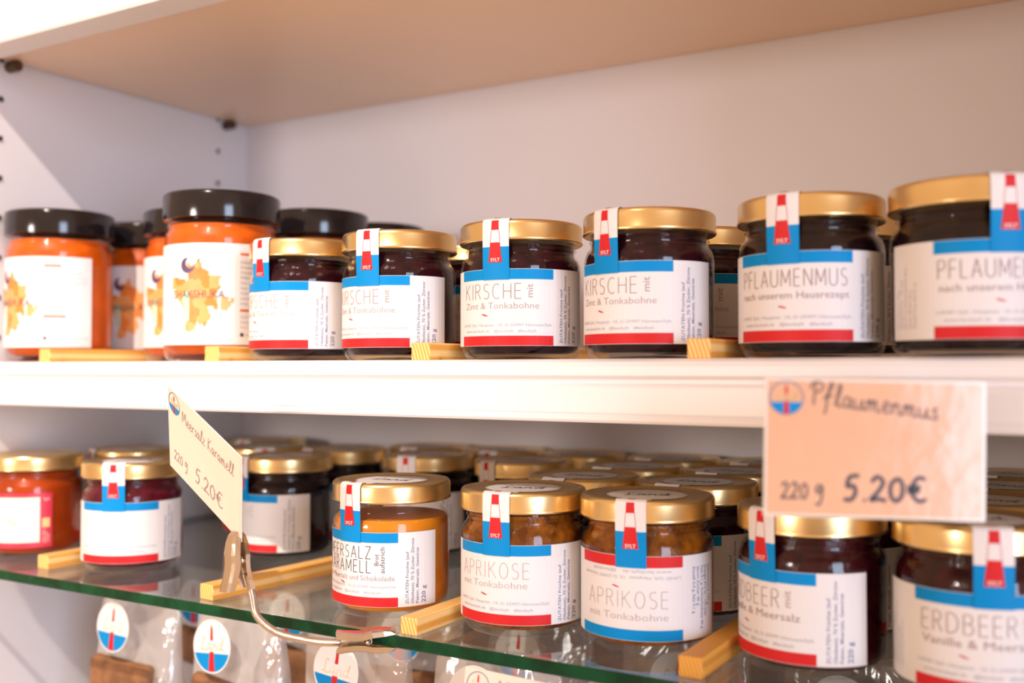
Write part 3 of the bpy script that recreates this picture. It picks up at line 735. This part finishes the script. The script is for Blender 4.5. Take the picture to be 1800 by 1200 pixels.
def jaw_mesh(sign, L=.031, gap=.0):
    """bent sheet jaw: tip at x=0, finger end at x=-L; opens in z"""
    prof = [(0.0, .0004, .0042), (-.002, .0022, .0046), (-.006, .0036, .0052), (-.012, .0046, .0058), (-.016, .0046, .0060), (-.020, .0052, .0058), (-.026, .0070, .0054), (-.031, .0088, .0054)]
    th = .0005; vs, fs = [], []
    for x, z, hw in prof:
        for y, zz in ((-hw, max(z - .0030, .0002)), (-hw * .92, z - .0002), (-hw * .6, z + .0006), (hw * .6, z + .0006), (hw * .92, z - .0002), (hw, max(z - .0030, .0002))):
            vs.append((x * L / .031, y, sign * zz))
    c = 6; n = len(prof)
    for i in range(n - 1):
        for k in range(c - 1): fs.append((i * c + k, i * c + k + 1, (i + 1) * c + k + 1, (i + 1) * c + k))
    me = bpy.data.meshes.new('jaw'); me.from_pydata(vs, [], fs)
    bm = bmesh.new(); bm.from_mesh(me)
    bmesh.ops.solidify(bm, geom=list(bm.faces), thickness=th); bmesh.ops.recalc_face_normals(bm, faces=bm.faces)
    bm.to_mesh(me); bm.free(); me.materials.append(M_steel)
    for p in me.polygons: p.use_smooth = False
    return me
me_jaw = (jaw_mesh(1), jaw_mesh(-1))
def coil_pts(r, n, pitch, turns):
    return [(-.0155 + r * math.cos(2 * PI * i / n), -.0032 + pitch * i / n, r * math.sin(2 * PI * i / n)) for i in range(int(n * turns) + 1)]
cp = coil_pts(.0021, 12, .0013, 5); me_spring = tube_pts(cp, [.0004] * len(cp), M_steel, 6, 'spring')
def clip(parent, tip, direction, widthdir, openang=0.0):
    x = Vector(direction).normalized(); y = Vector(widthdir); y = (y - x * y.dot(x)).normalized(); z = x.cross(y)
    c = bpy.data.objects.new('clip', tube_pts([(-.0155, -.0064, 0), (-.0155, .0064, 0)], [.0011, .0011], M_steel, 10, 'clip')); link(c, parent)
    c.matrix_world = mtx(tip, x, y, z) if parent is None else mtx(Vector(tip) - parent.location, x, y, z)
    for s, me in zip((1, -1), me_jaw):
        j = obj('jaw', me, c); a = s * openang
        px = -.0155
        j.matrix_basis = Matrix.Translation((px, 0, 0)) @ Matrix.Rotation(-a, 4, 'Y') @ Matrix.Translation((-px, 0, 0))
    obj('spring', me_spring, c)
    return x, y, z
def neck(parent, pts, r=.0021):
    P = smooth_pts([tuple(Vector(p) - parent.location) for p in pts], 40); rad = []
    for i in range(len(P)): rad.append(r * (1.0, 1.0, .70)[i % 3])
    obj('gooseneck', tube_pts(P, rad, M_steel, 10), parent)
hb = Vector((-.372, -.040, ZG - .003))
hold = empty('card_holder', hb); tag(hold, 'bendy nickel clip holder gripping the glass shelf edge and the tilted card', 'clip holder')
tipA = Vector((-.4170, -.0685, -.0935)); endA = Vector((-.4150, -.0695, -.1270))
dA = tipA - endA
clip(hold, tipA, dA, (.95, -.25, -.10), R_(3))
tipB = Vector((-.3440, -.0215, -.1523)); endB = Vector((-.3735, -.0418, -.1532))
clip(hold, tipB, tipB - endB, (-.55, .83, .0), R_(13))
neck(hold, [(-.4140, -.0640, -.1170), (-.4140, -.0600, -.1290), (-.4120, -.0582, -.1406), (-.4011, -.0550, -.1486), (-.3878, -.0492, -.1520), (-.3770, -.0440, -.1535), (-.3690, -.0390, -.1535)], .0023)
# holder hidden behind the Pflaumenmus card, gripping the moulding of the white shelf
h2 = empty('card_holder', (-.075, -.014, -.030)); tag(h2, 'clip holder behind the Pflaumenmus card, on the white shelf moulding', 'clip holder')
tb = Vector((-.075, -.004, -.0335)); clip(h2, rc_c + zr * .020 + yr * .0085, (0, -.2, 1), xr, R_(4))
cp2 = rc_c + zr * .020 + yr * .0085 + Vector((0, .006, -.031))
neck(h2, [cp2, cp2 + Vector((.002, .012, -.006)), Vector((-.078, -.022, -.050)), Vector((-.074, -.016, -.044))])
clip(h2, Vector((-.072, -.0055, -.028)), (.12, .45, .9), (1, 0, 0), R_(10))

xb, yb, zb = ortho((.995, .0, -.03), None, (0, .10, 1))
bc = Vector((-.2914, -.0336, -.1563)) + xb * CW / 2 - zb * CH / 2
card('price_card', mtx(bc, xb, yb, zb), CW, CH, 'cream price card peeking out below the glass shelf edge under the apricot jars', WB, M_cream_lit)
h3 = empty('card_holder', (bc.x, .012, -.345)); tag(h3, 'clip holder on the low shelf holding the card below the glass', 'clip holder')
cb = bc - zb * (CH / 2 - .004) + yb * .0006
clip(h3, cb, (0, .1, 1), xb, R_(4))
ce = cb - Vector((0, .003, .031))
neck(h3, [ce, ce + Vector((0, .0, -.03)), Vector((bc.x, -.012, -.320)), Vector((bc.x, .006, -.342))])
obj('foot', lathe('foot', [(0, 0), (.014, 0), (.014, .0022), (.012, .003), (0, .003)], M_steel, 24), h3)

# ------------------------------------------------------------------ cellophane bags on the low shelf
M_cello = glass_mat('cellophane', (.98, .97, .97), 1.4, .09, bump=.9, bump_scale=24, boost=.08)
_nt = M_cello.node_tree; _out = [n for n in _nt.nodes if n.type == 'OUTPUT_MATERIAL'][0]; _old = _out.inputs[0].links[0].from_socket
_df = _nt.nodes.new('ShaderNodeBsdfDiffuse'); _df.inputs[0].default_value = (.85, .80, .78, 1)
_mx = _nt.nodes.new('ShaderNodeMixShader'); _mx.inputs[0].default_value = .30
_nt.links.new(_old, _mx.inputs[1]); _nt.links.new(_df.outputs[0], _mx.inputs[2]); _nt.links.new(_mx.outputs[0], _out.inputs[0])
M_bisc = mat('biscuit_brown', (.30, .13, .05), .6, noise_amt=.4, noise_scale=80, bump=.3)
M_bisc2 = mat('biscuit_cream', (.80, .70, .58), .6, noise_amt=.1, noise_scale=80)
def bag_mesh(seed):
    vs, fs = [], []; n = 28; rows = 14; H = .172
    for j in range(rows + 1):
        t = j / rows; z = H * t; d = .022 * (1 - t ** 1.7) + .0025; w = .046 * (1 - .10 * t) 
        for k in range(n):
            a = 2 * PI * k / n; ca, sa = math.cos(a), math.sin(a)
            x = w * math.copysign(abs(ca) ** .55, ca); y = d * math.copysign(abs(sa) ** .7, sa)
            q = noise.noise(Vector((x * 60 + seed, y * 60, z * 55))) * .0030 * min(1, t * 6)
            vs.append((x + q * .6, y + q, z))
    for j in range(rows):
        for k in range(n):
            k2 = (k + 1) % n; fs.append((j * n + k, j * n + k2, (j + 1) * n + k2, (j + 1) * n + k))
    fs.append(tuple(range(n))[::-1])
    me = bpy.data.meshes.new('cellophane_bag'); me.from_pydata(vs, [], fs); me.materials.append(M_cello)
    for p in me.polygons: p.use_smooth = True
    return me
lg = MB(); logo(lg, lambda u, v, l: (u, -.00006 * l, v), 0, 0, .0180, ring=False); me_blogo = lg.mesh('sticker')
bags = [bag_mesh(s) for s in (1.0, 7.3, 13.1)]
me_b = box_mesh('biscuit', (-.034, -.006, 0), (.034, .006, .030), M_bisc, .005, 3)
me_b2 = box_mesh('biscuit', (-.030, -.004, 0), (.030, .004, .026), M_bisc2, .0035, 3)
for row, (y, xs) in enumerate(((.052, (-.640, -.537, -.430, -.325, -.222, -.118)), (.140, (-.655, -.555, -.450, -.345, -.240, -.136)))):
    for i, x in enumerate(xs):
        o = obj('cellophane_bag', bags[(i + row) % 3], None, (x, y, -.3449), R_(random.uniform(-4, 4)))
        where = ('dark red jam jar', 'tilted price card', 'metal clip', 'first apricot jar', 'second apricot jar', 'strawberry jar')[i]
        tag(o, ('clear biscuit bag with round lighthouse sticker below the ' if row == 0 else 'biscuit bag half hidden by another bag below the ') + where, 'bag', 'cellophane bags in the %s row' % ('front' if row == 0 else 'rear'))
        s = obj('sticker', me_blogo, o, (random.uniform(-.004, .004), -.0225, .150)); s.rotation_euler = (R_(-4), R_(random.uniform(-6, 6)), 0)
        for k in range(3):
            b = obj('biscuit', me_b if (k != 1) else me_b2, o, (random.uniform(-.005, .005), -.012 + .012 * k, .004 + .030 * 2 * (k == 0) + .03))
            b.rotation_euler = (0, R_(random.uniform(-10, 10)), 0)
